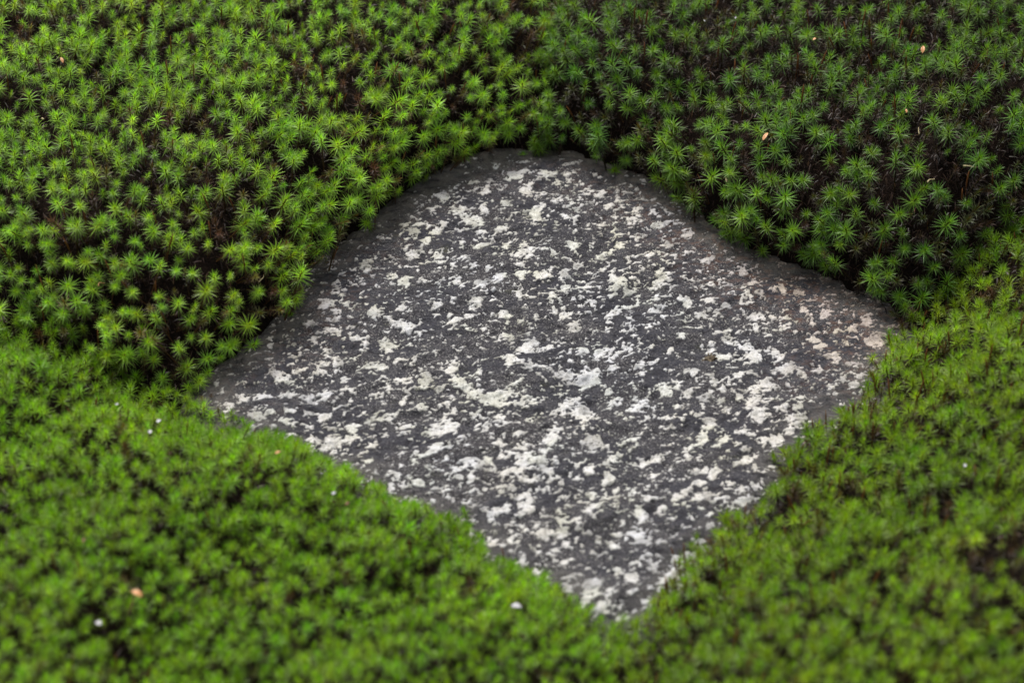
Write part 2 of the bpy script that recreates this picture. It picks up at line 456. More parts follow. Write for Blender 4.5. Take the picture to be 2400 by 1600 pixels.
# lichen: seeds read off the stone, as (tile origin x, y, zoom) and lists of x, y, width, height, tilt
TILES = [
 (800, 530, 2.94, "660,25,110,60 500,40,90,50 575,95,100,50 960,30,90,60,30 1100,20,90,40 975,120,120,80 1130,115,70,70,-40 1275,155,110,130 1395,160,45,30 1465,185,65,60 1610,120,90,130,-50 1625,245,70,70 1800,180,110,80 1930,110,80,40 2250,105,90,70 2120,175,80,40 500,180,150,60,20 660,190,90,40 915,275,70,60 1015,275,70,40,35 1240,265,70,35 160,270,110,90 340,335,80,50 440,370,110,60 550,355,90,50 780,355,100,80,30 960,380,110,60 1085,355,70,100,-60 1240,330,120,60 1400,330,130,60 1540,325,110,60 1810,285,90,40,25 1900,350,110,110,-30 2200,340,150,120 1700,395,90,60,30 1870,440,120,60,30 1980,440,120,60,25 2150,480,80,50 430,545,140,60,30 640,530,110,100 920,520,110,90 1210,450,80,60 1460,475,60,90,-60 1545,400,70,60 1650,525,80,50 1750,510,50,40 1890,560,70,110,-50 2160,560,110,50,25 230,600,110,80,25 390,660,110,50 470,690,110,50,15 650,600,70,40 790,640,110,60 890,605,90,50,20 1130,580,110,70 1480,550,50,60 1545,575,70,45 1600,660,100,80 1240,635,70,35,20 985,710,90,60 1120,740,150,60 1290,710,60,50 1270,800,170,110,20 1420,810,110,60 325,810,180,110,15 175,790,60,60 80,780,110,50 800,820,70,40 1650,840,100,60 1800,850,140,110 1960,820,130,70 2145,795,50,35 2340,740,50,80 250,955,170,60,-10 400,915,90,30 770,970,110,110 1130,890,150,50,10 1200,930,200,80 960,990,80,50 1340,960,150,70 1540,1000,170,110,30 1700,1010,200,150,20 1880,950,60,70 2080,900,50,50 2250,840,80,50 30,1040,80,60 430,1070,130,70 320,1140,110,60,25 590,1050,110,90 690,1095,90,50,25 835,1080,80,110,60 1180,1080,170,50,25 1370,1010,60,60 930,1150,110,90 1080,1190,330,130,8 1280,1180,200,90,20 1540,1200,230,90,30 1660,1260,150,150,-40 1870,1160,90,140,60 2220,1090,130,80,-30 2050,1200,170,70,25 430,1210,60,60 550,1220,90,70 720,1210,50,50 780,1250,60,40 310,1290,150,60,15 190,1320,150,50,25 80,1370,120,60,25 420,1355,110,40 1090,1320,110,110,-30 1310,1310,80,60 700,1370,270,110,20 60,1440,120,60,30 830,1450,60,35 1000,1400,90,50 1210,1420,70,60 1450,1430,170,150 1750,1480,210,110,-20 2030,1450,130,70 2250,1300,90,60 1080,1500,100,60 660,1525,220,60,8 200,1505,80,35 1240,1500,100,90 1400,1540,90,60 2320,1080,80,70,-40"),
 (1600, 530, 2.94, "45,40,70,60 430,275,50,60,-60 480,350,100,50 15,480,70,120,60 170,490,90,50 320,520,90,60 440,515,90,25,10 690,400,90,90,-40 805,415,60,40 445,455,50,60 530,435,70,50 985,570,110,90,-40 845,545,70,60 895,630,50,45 1190,740,40,30 1080,695,80,45,20 1170,680,110,50 620,600,35,80,70 510,600,110,50,-10 150,590,160,50,-10 240,560,90,50 330,740,90,110,-60 280,690,40,150,-75 440,790,110,50,-10 600,740,70,50 890,745,110,80 960,800,90,70 1060,870,110,70 1300,640,130,80 1330,760,160,130 660,860,120,70,-20 280,870,170,70,-15 215,770,50,30 200,820,80,80,-60 480,870,150,60,50 500,890,90,60 730,960,170,100 960,1000,110,100,30 840,1020,110,60,-30 1085,1045,60,60 1200,940,160,60,-10 1190,1075,100,40 560,1090,180,130 340,1065,70,55 380,1010,90,60 50,1000,90,80 120,1080,90,40 220,1080,60,70 285,1115,50,40 290,1235,90,50 30,1160,70,60 250,1185,60,50 390,1160,60,80,-60 480,1220,140,110,-40 540,1300,150,90 700,1250,170,60,10 800,1310,150,110 760,1340,110,110 190,1350,110,70 110,1290,110,40 450,1420,150,60,-15 280,1465,170,80,20 540,1470,110,80 640,1450,90,110,50 370,1500,100,40,15 30,1525,80,60 130,1450,90,60 730,1400,80,50 450,1530,60,40 1020,1100,50,40"),
 (800, 0, 2.94, "830,1440,130,120 900,1480,200,70,-10 990,1410,90,100,50 1130,1390,70,80 1000,1290,80,40 1300,1270,120,90,20 1330,1450,200,90,15 1560,1490,130,50,-25 690,1320,110,80 520,1410,60,30 640,1420,120,50 920,1210,100,50 1200,1180,200,60 1060,1120,60,40 1450,1180,250,60 1780,1340,80,80 1650,1400,110,50 1850,1400,80,60 1810,1515,80,40 2000,1500,70,60 2160,1515,60,60 1500,1330,60,30 960,1525,120,40 440,1515,90,50 550,1540,150,40 700,1530,60,60 2340,1440,60,50"),
 (0, 530, 2.94, "2270,270,130,80 2230,530,130,90 2320,420,100,90 2130,660,90,50 2270,720,160,60,-20 2160,760,90,70 2330,610,60,100 2040,900,110,40 2200,995,60,40 2050,1000,160,50,10 1940,1040,170,70,-20 2230,940,110,60 2320,940,80,110 1990,1150,110,50 2120,1170,170,60,-15 2270,1150,110,50,15 1800,1180,110,90 1660,1190,130,80 1580,1240,110,60 1760,1290,160,60,-15 1850,1280,90,40 1960,1340,130,60,-15 2240,1300,110,60,20 1740,1390,90,50 2290,1480,160,120,25 2170,1480,90,80 2110,1525,110,60 1850,1460,90,40 1990,1490,60,40"),
 (800, 1060, 2.904, "560,20,110,60 880,80,280,90,8 720,45,45,40 980,60,80,60 1140,25,200,60 1240,70,180,160,-50 1200,130,330,50 1380,90,110,150,60 1280,180,150,60 1430,150,110,90 1450,60,70,50 1130,240,170,90,15 1230,290,220,50,15 1270,360,130,110,60 1040,410,130,110,40 1160,460,60,70 1120,385,50,60 920,350,35,80,80 880,170,50,50 700,230,170,60,8 535,210,60,70,-50 620,335,60,45 770,325,40,30 340,250,90,70 440,330,80,60,-45 400,100,40,30 200,45,60,40 160,90,60,20,20 870,500,110,60,-40 1030,590,90,50,-20 1155,580,40,50 1380,550,110,80 1490,540,80,70 1520,450,90,80 1330,620,40,35 1535,605,55,50 1470,650,50,30 1240,715,60,50 1365,740,40,60,-60 1525,725,70,45 1140,655,35,25 1340,795,70,30 1235,820,50,30 1720,370,190,60 1700,410,110,80,-50 1690,120,110,80,40 1820,170,110,80,20 1700,270,70,110,-50 1790,300,60,60 1850,50,150,90 2070,560,220,90,-25 1990,520,110,70,-40 2180,590,90,50 2050,420,80,90 2180,400,60,80,-60 1850,510,60,100,60 1860,600,90,70 1610,500,60,60 1740,650,60,50 1880,790,70,60 1970,840,130,90 2110,750,110,60,-15 2280,690,80,40 2250,780,150,90,20 1530,890,110,110,-45 1720,900,170,150 1800,970,90,80 2190,840,110,60 2130,150,40,30 2290,310,80,60 2160,20,170,60 2060,60,110,40 2300,30,60,80 1870,240,50,50 1740,950,200,60 1780,1040,200,80 1950,1080,180,80,20 1650,1010,110,60"),
 (1600, 1060, 2.904, "20,20,60,60 20,260,70,70 130,110,130,50,15 220,130,110,90,-40 440,40,160,60,25 490,75,50,40 120,200,90,50 130,300,150,80,20 330,220,150,70,-10 430,250,170,60,15 500,210,110,60 230,340,120,90,20 400,340,150,60 55,440,30,40 50,660,110,50 20,720,80,50 170,430,60,30"),
]
LG = 0.00072
lx = np.arange(C0[0] - 0.42, C0[0] + 0.42, LG); ly = np.arange(C0[1] - 0.44, C0[1] + 0.44, LG)
LX, LY = np.meshgrid(lx, ly)
LP, _ = project(np.stack([LX, LY, np.zeros_like(LX)], -1))
LPX, LPY = LP[..., 0], LP[..., 1]
wx = 9 * fbm(LX * 60, LY * 60, 3, 61); wy = 6 * fbm(LX * 60, LY * 60, 3, 67)      # ragged warp, in photo pixels
QX, QY = LPX + wx, LPY + wy
F = np.full(LX.shape, -1.0)
nlx = len(lx)
for ox, oy, zf, txt in TILES:
    for it in txt.split():
        v = [float(q) for q in it.split(',')]
        cx, cy, w, h = ox + v[0] / zf, oy + v[1] / zf, v[2] / zf * 0.44, v[3] / zf * 0.44
        an = math.radians(v[4]) if len(v) > 4 else math.radians(12)
        g = unproject(cx, cy, 0.0)
        ci, cj = int((g[0] - lx[0]) / LG), int((g[1] - ly[0]) / LG)
        rr = int(max(w, h) * 0.00045 / LG * 2.6) + 20
        i0, i1, j0, j1 = max(ci - rr, 0), min(ci + rr, nlx), max(cj - rr, 0), min(cj + rr, len(ly))
        if i1 <= i0 or j1 <= j0: continue
        dx = QX[j0:j1, i0:i1] - cx; dy = QY[j0:j1, i0:i1] - cy
        e1 = (dx * math.cos(an) - dy * math.sin(an)) / max(w, 5); e2 = (dx * math.sin(an) + dy * math.cos(an)) / max(h, 5)
        F[j0:j1, i0:i1] = np.maximum(F[j0:j1, i0:i1], 1 - (e1 * e1 + e2 * e2))
lU = LX * ca + LY * sa; lV = -LX * sa + LY * ca
ragged = fbm(lU * 140, lV * 190, 2, 71, 0.6) * 0.60 + fbm(lU * 330, lV * 430, 2, 73, 0.6) * 0.62
small = fbm(lU * 150, lV * 215, 3, 79, 0.68) - 0.318 + 0.16 * fbm(LX * 18, LY * 18, 3, 83)   # scattered flecks between the patches
lsd = sample(SD, LX, LY)
F = np.maximum(np.maximum(F, -1.0) * 0.55 + ragged * 1.30 + 0.01, small * 2.6)
rim_l = smooth(-0.034, 0.002, lsd + 0.02 * fbm(LX * 40, LY * 40, 3, 51))
farl = smooth(-0.05, 0.25, (LY - C0[1]) - 0.35 * (LX - C0[0]))
F = F - rim_l * (0.0 + 0.45 * farl)
F = np.where(lsd > 0.012, -1, F)
def stone_z(x, y):
    u = np.clip((x - sx[0]) / SG, 0, len(sx) - 1.001); v = np.clip((y - sy[0]) / SG, 0, len(sy) - 1.001)
    i = u.astype(int); j = v.astype(int); fu = u - i; fv = v - j
    return (SZ[j, i] * (1 - fu) + SZ[j, i + 1] * fu) * (1 - fv) + (SZ[j + 1, i] * (1 - fu) + SZ[j + 1, i + 1] * fu) * fv

# connected patches by repeated label spreading
mask = F > 0
mi = np.nonzero(mask.ravel())[0]
loc = np.full(mask.size, -1, np.int64); loc[mi] = np.arange(len(mi))
right_ok = mask[:, :-1] & mask[:, 1:]; up_ok = mask[:-1] & mask[1:]
gid = np.arange(mask.size).reshape(mask.shape)
ea = np.concatenate([loc[gid[:, :-1][right_ok]], loc[gid[:-1][up_ok]]]); eb = np.concatenate([loc[gid[:, 1:][right_ok]], loc[gid[1:][up_ok]]])
par = np.arange(len(mi))
for _ in range(60):                                  # union by hooking and pointer jumping
    ra, rb = par[ea], par[eb]
    m = ra != rb
    if not m.any(): break
    lo_, hi_ = np.minimum(ra[m], rb[m]), np.maximum(ra[m], rb[m])
    np.minimum.at(par, hi_, lo_)
    while True:
        p2 = par[par]
        if np.array_equal(p2, par): break
        par = p2
lab = np.zeros(mask.size, np.int64); lab[mi] = par + 1
lab = lab.reshape(mask.shape)

# marching triangles over the field
ny, nx = F.shape
jj, ii = np.nonzero(np.maximum.reduce([F[:-1, :-1], F[1:, :-1], F[:-1, 1:], F[1:, 1:]]) > 0)
a = jj * nx + ii
T = np.concatenate([np.stack([a, a + 1, a + nx + 1], -1), np.stack([a, a + nx + 1, a + nx], -1)])
Ff = F.ravel(); labf = lab.ravel()
LXf, LYf = LX.ravel(), LY.ravel()
fin = Ff[T] > 0
cnt = fin.sum(1)
tris = []; tl = []
def pt_key(lo, hi): return np.where(lo == hi, lo.astype(np.int64), 0) + np.where(lo != hi, (np.minimum(lo, hi).astype(np.int64) + 1) * 10_000_000 + np.maximum(lo, hi), 0)
def emit(A, B, Cc, L):
    tris.append(np.stack([A, B, Cc], -1)); tl.append(L)
t3 = T[cnt == 3]
emit(pt_key(t3[:, 0], t3[:, 0]), pt_key(t3[:, 1], t3[:, 1]), pt_key(t3[:, 2], t3[:, 2]), labf[t3].max(1))
for k in range(3):
    o1, o2 = (k + 1) % 3, (k + 2) % 3
    m = (cnt == 1) & fin[:, k]
    q = T[m]
    emit(pt_key(q[:, k], q[:, k]), pt_key(q[:, k], q[:, o1]), pt_key(q[:, k], q[:, o2]), labf[q[:, k]])
    m = (cnt == 2) & ~fin[:, k]
    q = T[m]
    L = np.maximum(labf[q[:, o1]], labf[q[:, o2]])
    e1, e2 = pt_key(q[:, k], q[:, o1]), pt_key(q[:, k], q[:, o2])
    p1, p2 = pt_key(q[:, o1], q[:, o1]), pt_key(q[:, o2], q[:, o2])
    emit(e1, p1, p2, L); emit(e1, p2, e2, L)
tris = np.concatenate(tris); tl = np.concatenate(tl)
keys, inv = np.unique(tris.ravel(), return_inverse=True)
inv = inv.reshape(-1, 3)
is_edge = keys >= 10_000_000
lo = np.where(is_edge, keys // 10_000_000 - 1, keys); hi = np.where(is_edge, keys % 10_000_000, keys)
fa, fb = Ff[lo], Ff[hi]
t = np.where(is_edge, fa / np.where(np.abs(fa - fb) < 1e-9, 1, fa - fb), 0.0)
vx = LXf[lo] + (LXf[hi] - LXf[lo]) * t; vy = LYf[lo] + (LYf[hi] - LYf[lo]) * t
ff = np.where(is_edge, 0, fa)
vz = stone_z(vx, vy) + np.where(is_edge, -0.0002, 0.0003 + 0.0006 * np.minimum(ff / 0.25, 1) + 0.0003 * fbm(vx * 300, vy * 300, 2, 91))
# pigment: cream to cool white from patch to patch, rosier near the right rim
tone = fbm(vx * 22, vy * 22, 3, 95)
vsd = sample(SD, vx, vy)
vp = np.clip(smooth(-0.13, -0.01, vsd) * (0.2 + smooth(0.05, 0.3, vx - C0[0]) + 0.5 * smooth(0.12, 0.36, -(vx - C0[0]))) * (0.15 + 0.85 * smooth(-0.10, 0.12, vy - C0[1])), 0, 1)
colony = vnoise(vx * 75 + 3, vy * 75, 97)
thin = (0.55 + 0.45 * smooth(0, 0.26, ff)) * (1 - 0.34 * smooth(0.55, 0.85, colony))
lcol = np.stack([1 - 0.05 * tone, 1 - 0.02 * tone - 0.14 * vp, 1 + 0.06 * tone - 0.22 * vp], -1) * thin[:, None] * (1 - 0.18 * vp[:, None])
grn = smooth(0.5, 0.8, vnoise(vx * 48 + 9, vy * 48, 99))
lcol = lcol * np.stack([1 - .03 * grn, 1 - .015 * grn, 1 - .075 * grn], -1)
lverts = np.stack([vx, vy, vz], -1) - SOFF
ul, ucnt = np.unique(tl, return_counts=True)
order = ul[np.argsort(-ucnt)]
big = order[:300]
big_min = np.sort(ucnt)[::-1][:300].min()
srt = np.argsort(tl, kind='stable')
tls = tl[srt]
for L in big:
    s0, s1 = np.searchsorted(tls, L), np.searchsorted(tls, L, 'right')
    f = inv[srt[s0:s1]]
    uv, fi = np.unique(f.ravel(), return_inverse=True)
    link('lichen_patch', mesh_np('lichen_patch', lverts[uv], fi.reshape(-1, 3), lcol[uv], True), M_LICHEN, stone_root)
f = inv[~np.isin(tl, big)]
uv, fi = np.unique(f.ravel(), return_inverse=True)
lf = link('lichen_flecks', mesh_np('lichen_flecks', lverts[uv], fi.reshape(-1, 3), lcol[uv], True), M_LICHEN, stone_root)
tag(lf, kind='stuff')
print('lichen tris', len(tl), 'patches', len(ul), 'smallest big', big_min)

# ------------------------------------------------------------------ moss shoots
def leaf_strip(base, az, el, length, width, curve, roll, segs):
    """one narrow tapering blade; returns verts, tris, u along"""
    vs, us = [], []
    p = np.array(base, float); e = el
    side = np.array([-math.sin(az), math.cos(az), 0.0])
    for k in range(segs + 1):
        u = k / segs
        d = np.array([math.cos(az) * math.cos(e), math.sin(az) * math.cos(e), math.sin(e)])
        nrm = np.cross(side, d)
        w = width * (1 - u ** 1.6) * (0.75 + 0.5 * min(u * 3, 1) - 0.25 * u)
        sv_ = side * math.cos(roll) + nrm * math.sin(roll)
        if k < segs:
            vs += [p - sv_ * w / 2, p + sv_ * w / 2]; us += [u, u]
        else:
            vs.append(p.copy()); us.append(u)
        p = p + d * length / segs
        e += curve / segs
    tr = []
    for k in range(segs - 1):
        b = 2 * k
        tr += [(b, b + 1, b + 3), (b, b + 3, b + 2)]
    b = 2 * (segs - 1)
    tr.append((b, b + 1, b + 2))
    return vs, tr, us

def make_shoot(kind, seed, lod):
    r = random.Random(seed)
    V_, F_, C_ = [], [], []
    def add(vs, tr, cols):
        o = len(V_); V_.extend(vs); F_.extend([(a + o, b + o, c + o) for a, b, c in tr]); C_.extend(cols)
    L = 0.034                                     # stem length; the head sits at z = L
    segs = 3 if lod == 0 else (2 if lod == 1 else 1)
    if kind == 'star':   n, zr, ll, wd = r.randint(50, 60), 0.0115, 0.0108, 0.00078
    elif kind == 'young': n, zr, ll, wd = r.randint(40, 48), 0.0095, 0.0098, 0.00082
    elif kind == 'dull': n, zr, ll, wd = r.randint(20, 26), 0.0070, 0.0085, 0.0008
    else:                n, zr, ll, wd = r.randint(30, 40), 0.014, 0.0062, 0.0008
    if lod == 2: n = int(n * 0.6); wd *= 1.6
    ga = math.radians(137.5)
    for k in range(n):
        q = (k + 0.5) / n                          # 0 lowest, 1 top
        az = k * ga + r.uniform(-.25, .25)
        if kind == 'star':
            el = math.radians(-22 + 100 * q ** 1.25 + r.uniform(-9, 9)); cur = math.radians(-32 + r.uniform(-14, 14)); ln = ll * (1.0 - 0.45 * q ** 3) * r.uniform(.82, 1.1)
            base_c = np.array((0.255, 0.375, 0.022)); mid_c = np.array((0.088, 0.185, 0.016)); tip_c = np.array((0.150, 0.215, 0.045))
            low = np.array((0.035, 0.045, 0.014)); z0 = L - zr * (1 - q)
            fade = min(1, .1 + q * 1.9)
        elif kind == 'young':
            el = math.radians(0 + 80 * q ** 1.1 + r.uniform(-10, 10)); cur = math.radians(-28 + r.uniform(-14, 14)); ln = ll * (1.0 - 0.35 * q ** 3) * r.uniform(.82, 1.1)
            base_c = np.array((0.280, 0.390, 0.022)); mid_c = np.array((0.110, 0.185, 0.016)); tip_c = np.array((0.160, 0.215, 0.040))
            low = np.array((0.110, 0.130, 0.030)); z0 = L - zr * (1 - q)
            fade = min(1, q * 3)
        elif kind == 'dull':
            el = math.radians(10 + 60 * q + r.uniform(-9, 9)); cur = math.radians(-75 + 35 * q + r.uniform(-14, 14)); ln = ll * (1.0 - 0.3 * q) * r.uniform(.8, 1.1)
            base_c = np.array((0.115, 0.125, 0.020)); mid_c = np.array((0.085, 0.095, 0.028)); tip_c = np.array((0.150, 0.110, 0.060))
            low = np.array((0.075, 0.060, 0.030)); z0 = L - zr * (1 - q)
            fade = min(1, q * 1.6)
        else:
            el = math.radians(-10 + 60 * q + r.uniform(-15, 15)); cur = math.radians(40 + r.uniform(-30, 30)); ln = ll * r.uniform(.7, 1.1)
            base_c = np.array((0.085, 0.035, 0.020)); mid_c = np.array((0.075, 0.040, 0.026)); tip_c = np.array((0.120, 0.062, 0.042))
            low = np.array((0.035, 0.020, 0.015)); z0 = L - zr * (1 - q); fade = min(1, 0.3 + q)
        vs, tr, us = leaf_strip((math.cos(az) * .0006, math.sin(az) * .0006, z0), az, el, ln, wd * r.uniform(.85, 1.15), cur, r.uniform(-.5, .5), segs)
        jit = r.uniform(.85, 1.15)
        cols = []
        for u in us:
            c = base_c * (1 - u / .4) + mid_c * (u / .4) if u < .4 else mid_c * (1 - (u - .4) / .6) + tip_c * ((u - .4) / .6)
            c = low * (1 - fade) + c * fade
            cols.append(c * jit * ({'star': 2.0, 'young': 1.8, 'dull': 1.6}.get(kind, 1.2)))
        add(vs, tr, cols)
    if lod < 2:
        # withered brown leaves down the stem
        nb = 30 if lod == 0 else 16
        for k in range(nb):
            q = (k + .5) / nb
            az = k * ga + 1.1 + r.uniform(-.3, .3)
            z0 = L - zr - 0.001 - (L - zr - .006) * q
            vs, tr, us = leaf_strip((0, 0, z0), az, math.radians(28 + r.uniform(-25, 20)), (.0078 if kind != 'dead' else .0085) * r.uniform(.7, 1.1), wd * 1.05, math.radians(r.uniform(-40, 30)), r.uniform(-.7, .7), 2 if lod == 0 else 1)
            bc = np.array((0.050, 0.026, 0.020)) * r.uniform(.4, 1.25) if r.random() > .2 else np.array((0.080, 0.070, 0.028))
            add(vs, tr, [bc] * len(vs))
        if kind in ('dull',):                      # orange spear of the dying tip
            for az in (0.3, 2.4, 4.5):
                vs, tr, us = leaf_strip((0, 0, L - .001), az, math.radians(82), .0075 * r.uniform(.6, 1.2), .0011, math.radians(r.uniform(-6, 10)), 0.2, 2)
                add(vs, tr, [np.array((0.165, 0.085, 0.020))] * len(vs))
    # stem: a tapering three sided rod
    rb, rt = .0009, .0006
    st = []
    for k in range(3):
        an = k * 2.0944
        st += [(math.cos(an) * rb, math.sin(an) * rb, -0.012), (math.cos(an) * rt, math.sin(an) * rt, L - .001)]
    tr = []
    for k in range(3):
        a0, a1 = 2 * k, 2 * ((k + 1) % 3)
        tr += [(a0, a1, a1 + 1), (a0, a1 + 1, a0 + 1)]
    add([np.array(q) for q in st], tr, [np.array((0.085, 0.040, 0.020)), np.array((0.12, 0.075, 0.025))] * 3)
    return np.array(V_, np.float32), np.array(F_, np.int32), np.array(C_, np.float32)

NVAR = {'star': 12, 'young': 8, 'dull': 6, 'dead': 4}
KINDS = list(NVAR)
LIB = {}
for kd, nv in NVAR.items():
    for v in range(nv):
        for lod in (0, 1, 2):
            LIB[(kd, v, lod)] = make_shoot(kd, hash((kd, v)) % 1000 if False else (KINDS.index(kd) * 100 + v), lod)
LIBMESH = {}
def shoot_mesh(key):
    if key not in LIBMESH:
        v, f_, c = LIB[key]
        me = mesh_np('moss_shoot', v, f_, c)
        me.materials.append(M_LEAF)
        LIBMESH[key] = me
    return LIBMESH[key]

# browned spots seen in the moss (photo px, radius m, strength)
BROWN = [(463, 405, .022, .9), (388, 470, .016, .8), (480, 340, .012, .7), (718, 320, .016, .8), (789, 470, .03, .9), (470, 575, .030, .55), (640, 600, .03, .5), (370, 590, .04, .4),
         (560, 480, .03, .5), (870, 230, .03, .6), (1290, 20, .05, .8), (1250, 100, .04, .55), (1020, 290, .015, .8), (1410, 250, .03, .5), (1780, 110, .10, .55), (1900, 130, .10, .55), (1700, 200, .07, .5),
         (2050, 330, .12, .5), (2250, 480, .10, .55), (2000, 250, .10, .5), (1900, 330, .08, .4), (2330, 400, .08, .5), (2375, 1404, .04, .9), (1450, 1445, .025, .6), (1520, 1440, .02, .5), (640, 690, .03, .6),
         (130, 160, .04, .4), (1640, 120, .05, .4), (2130, 130, .06, .4),
         (1830, 1020, .022, .6), (1800, 1110, .022, .6), (1720, 1195, .02, .6), (1650, 1250, .02, .6), (2085, 830, .03, .6), (2000, 950, .03, .5), (1960, 1060, .04, .35), (2100, 900, .04, .4), (560, 640, .03, .5), (420, 690, .03, .5)]
BROWN = [(unproject(x, y, 0.06), r, s) for x, y, r, s in BROWN]

SPEC = {  # spacing, scale, share of dull, base tint, kinds
    'far_left': dict(sp=.0100, sc=(.74, 1.22), dull=.09, tint=(1.04, 1.06, 0.92), kind='star', lean=.62),
    'far_right': dict(sp=.0106, sc=(.80, 1.32), dull=.20, tint=(0.50, 0.58, 0.60), kind='star', lean=.60),  # tint: darker moss, with the dimmer light here also put into the colour
    'near_right': dict(sp=.0088, sc=(.80, 1.24), dull=.08, tint=(0.70, 0.79, 0.50), kind='young', lean=.30),
    'near_left': dict(sp=.0084, sc=(.78, 1.20), dull=.03, tint=(0.78, 0.95, 0.56), kind='young', lean=.30),
}
BANK_LABEL = {
    'far_left': 'bright green star moss bank behind the stone, on the far left',
    'far_right': 'darker, sparser star moss bank with brown patches behind the stone, far right',
    'near_right': 'blurred yellow-green moss mound with reddish stems in the right foreground',
    'near_left': 'blurred dense bright green moss mound in the left foreground',
}
shoots_total = 0
STALKS = []
for k in range(5):
    rs = random.Random(300 + k)
    V_, F_, C_ = [], [], []
    hgt, bx_, by_ = .042 * rs.uniform(.85, 1.1), rs.uniform(-.006, .006), rs.uniform(-.006, .006)
    for i in range(7):
        u_ = i / 6
        rad_ = .00055 * (1 - .35 * u_) if i < 4 else (.00085, .0008, .0002)[i - 4]      # a slim closed tip
        for q in range(4):
            an = q * math.pi / 2
            V_.append((bx_ * u_ * u_ + math.cos(an) * rad_, by_ * u_ * u_ + math.sin(an) * rad_, hgt * u_))
            C_.append(np.array((.085, .032, .016)) * (1 - u_) + np.array((.21, .085, .025)) * u_)
    for i in range(6):
        for q in range(4):
            a0, a1 = i * 4 + q, i * 4 + (q + 1) % 4
            F_.append((a0, a1, a1 + 4, a0 + 4))
    F_.append((24, 25, 26, 27))
    sm = mesh_np('spore_stalk', V_, F_, np.array(C_), True)
    sm.materials.append(M_LEAF)
    STALKS.append(sm)
for bi, b in enumerate(BANKS):
    sp_ = SPEC[b]
    s = sp_['sp']
    # dart throwing with distances measured along the sloping surface
    nc = int(9.0 * (GX1 - GX0) * (GY1 - GY0) / (s * s))
    px_ = rng.uniform(GX0 + .05, GX1 - .05, nc); py_ = rng.uniform(GY0 + .05, GY1 - .05, nc)
    pp, _z = project(np.stack([px_, py_, sample(H, px_, py_)], -1))
    m = (np.maximum(np.maximum(-pp[:, 0], pp[:, 0] - 2400), np.maximum(-pp[:, 1], pp[:, 1] - 1600)) < 520) & (sample(SD, px_, py_) > 0.001 + (.006 if b.startswith('far') else .018) * fbm(px_ * 26, py_ * 26, 2, 140 + bi))
    px_, py_ = px_[m], py_[m]
    m = classify(px_, py_) == bi
    px_, py_ = px_[m], py_[m]
    pz_ = sample(H, px_, py_)
    cells = {}; take = []
    for i, (x, y, z) in enumerate(zip(px_.tolist(), py_.tolist(), (pz_ * 1.1).tolist())):
        kx, ky, kz = int(x // s), int(y // s), int(z // s)
        good = True
        for ax_ in (kx - 1, kx, kx + 1):
            for ay_ in (ky - 1, ky, ky + 1):
                for az_ in (kz - 1, kz, kz + 1):
                    for (x2, y2, z2) in cells.get((ax_, ay_, az_), ()):
                        if (x - x2) ** 2 + (y - y2) ** 2 + (z - z2) ** 2 < s * s:
                            good = False; break
                    if not good: break
                if not good: break
            if not good: break
        if good:
            cells.setdefault((kx, ky, kz), []).append((x, y, z)); take.append(i)
    px_, py_ = px_[take], py_[take]
    d_ = sample(SD, px_, py_)
    pz_ = sample(H, px_, py_)
    pp, zc = project(np.stack([px_, py_, pz_], -1))
    mx_ = np.maximum(np.maximum(-pp[:, 0], pp[:, 0] - 2400), np.maximum(-pp[:, 1], pp[:, 1] - 1600))
    m = mx_ < 520
    m &= (mx_ < 60) | (rng.random(len(mx_)) < .8)
    px_, py_, pz_, d_, pp, mx_, zc = px_[m], py_[m], pz_[m], d_[m], pp[m], mx_[m], zc[m]
    N = len(px_)
    nx_, ny_ = -sample(DHX, px_, py_), -sample(DHY, px_, py_)
    nn = np.stack([nx_, ny_, np.ones(N)], -1); nn /= np.linalg.norm(nn, axis=1)[:, None]
    up = nn * sp_['lean'] + np.array([0, 0, 1 - sp_['lean']])
    up += rng.normal(0, .21, (N, 3)) * np.array([1, 1, .2])
    up /= np.linalg.norm(up, axis=1)[:, None]
    slope = np.hypot(nx_, ny_)
    # browning
    br = np.zeros(N)
    for c, r, st in BROWN:
        br = np.maximum(br, st * np.exp(-((px_ - c[0]) ** 2 + (py_ - c[1]) ** 2) / (r * r)))
    patch = fbm(px_ * 14, py_ * 14, 3, 100 + bi)
    fine_n = fbm(px_ * 40, py_ * 40, 2, 120 + bi)
    roll = rng.random(N)
    sc = rng.uniform(*sp_['sc'], N) * (1 + .10 * fine_n)
    kinds = np.full(N, sp_['kind'], dtype=object)
    pd = np.clip(sp_['dull'] + br * .62 + np.maximum(patch, 0) * .15, 0, .85)
    kinds[roll < pd] = 'dull'
    kinds[(roll < pd * .30)] = 'dead'
    drop = rng.random(N) < np.clip((br * .10 + smooth(.5, 1.4, slope) * .08), 0, .5)
    if b in ('far_left', 'far_right'):
        drop |= rng.random(N) < .45 * (1 - smooth(.010, .030, pz_))
        sc *= 1 + .12 * smooth(.3, 1.2, slope)                    # the shoots hanging on the face are the large ones
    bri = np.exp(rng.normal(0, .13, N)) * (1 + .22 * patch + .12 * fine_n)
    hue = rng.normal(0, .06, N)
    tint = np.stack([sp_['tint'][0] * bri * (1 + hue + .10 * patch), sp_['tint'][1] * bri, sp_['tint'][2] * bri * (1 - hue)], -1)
    ang = rng.uniform(0, 2 * math.pi, N)
    nar = np.where(rng.random(N) < .16, rng.uniform(.55, .78, N), 1.0)          # half closed heads
    var = np.array([rng.integers(0, NVAR[k]) for k in kinds])
    push = rng.normal(0, .0035, N) + .004 * fine_n
    under = rng.random(N) < {'far_left': .45, 'far_right': .32}.get(b, .28)                # an understorey of shorter shoots
    push = np.where(under, push - rng.uniform(.004, .011, N), push)
    sc = np.where(under, sc * rng.uniform(.68, .92, N), sc)
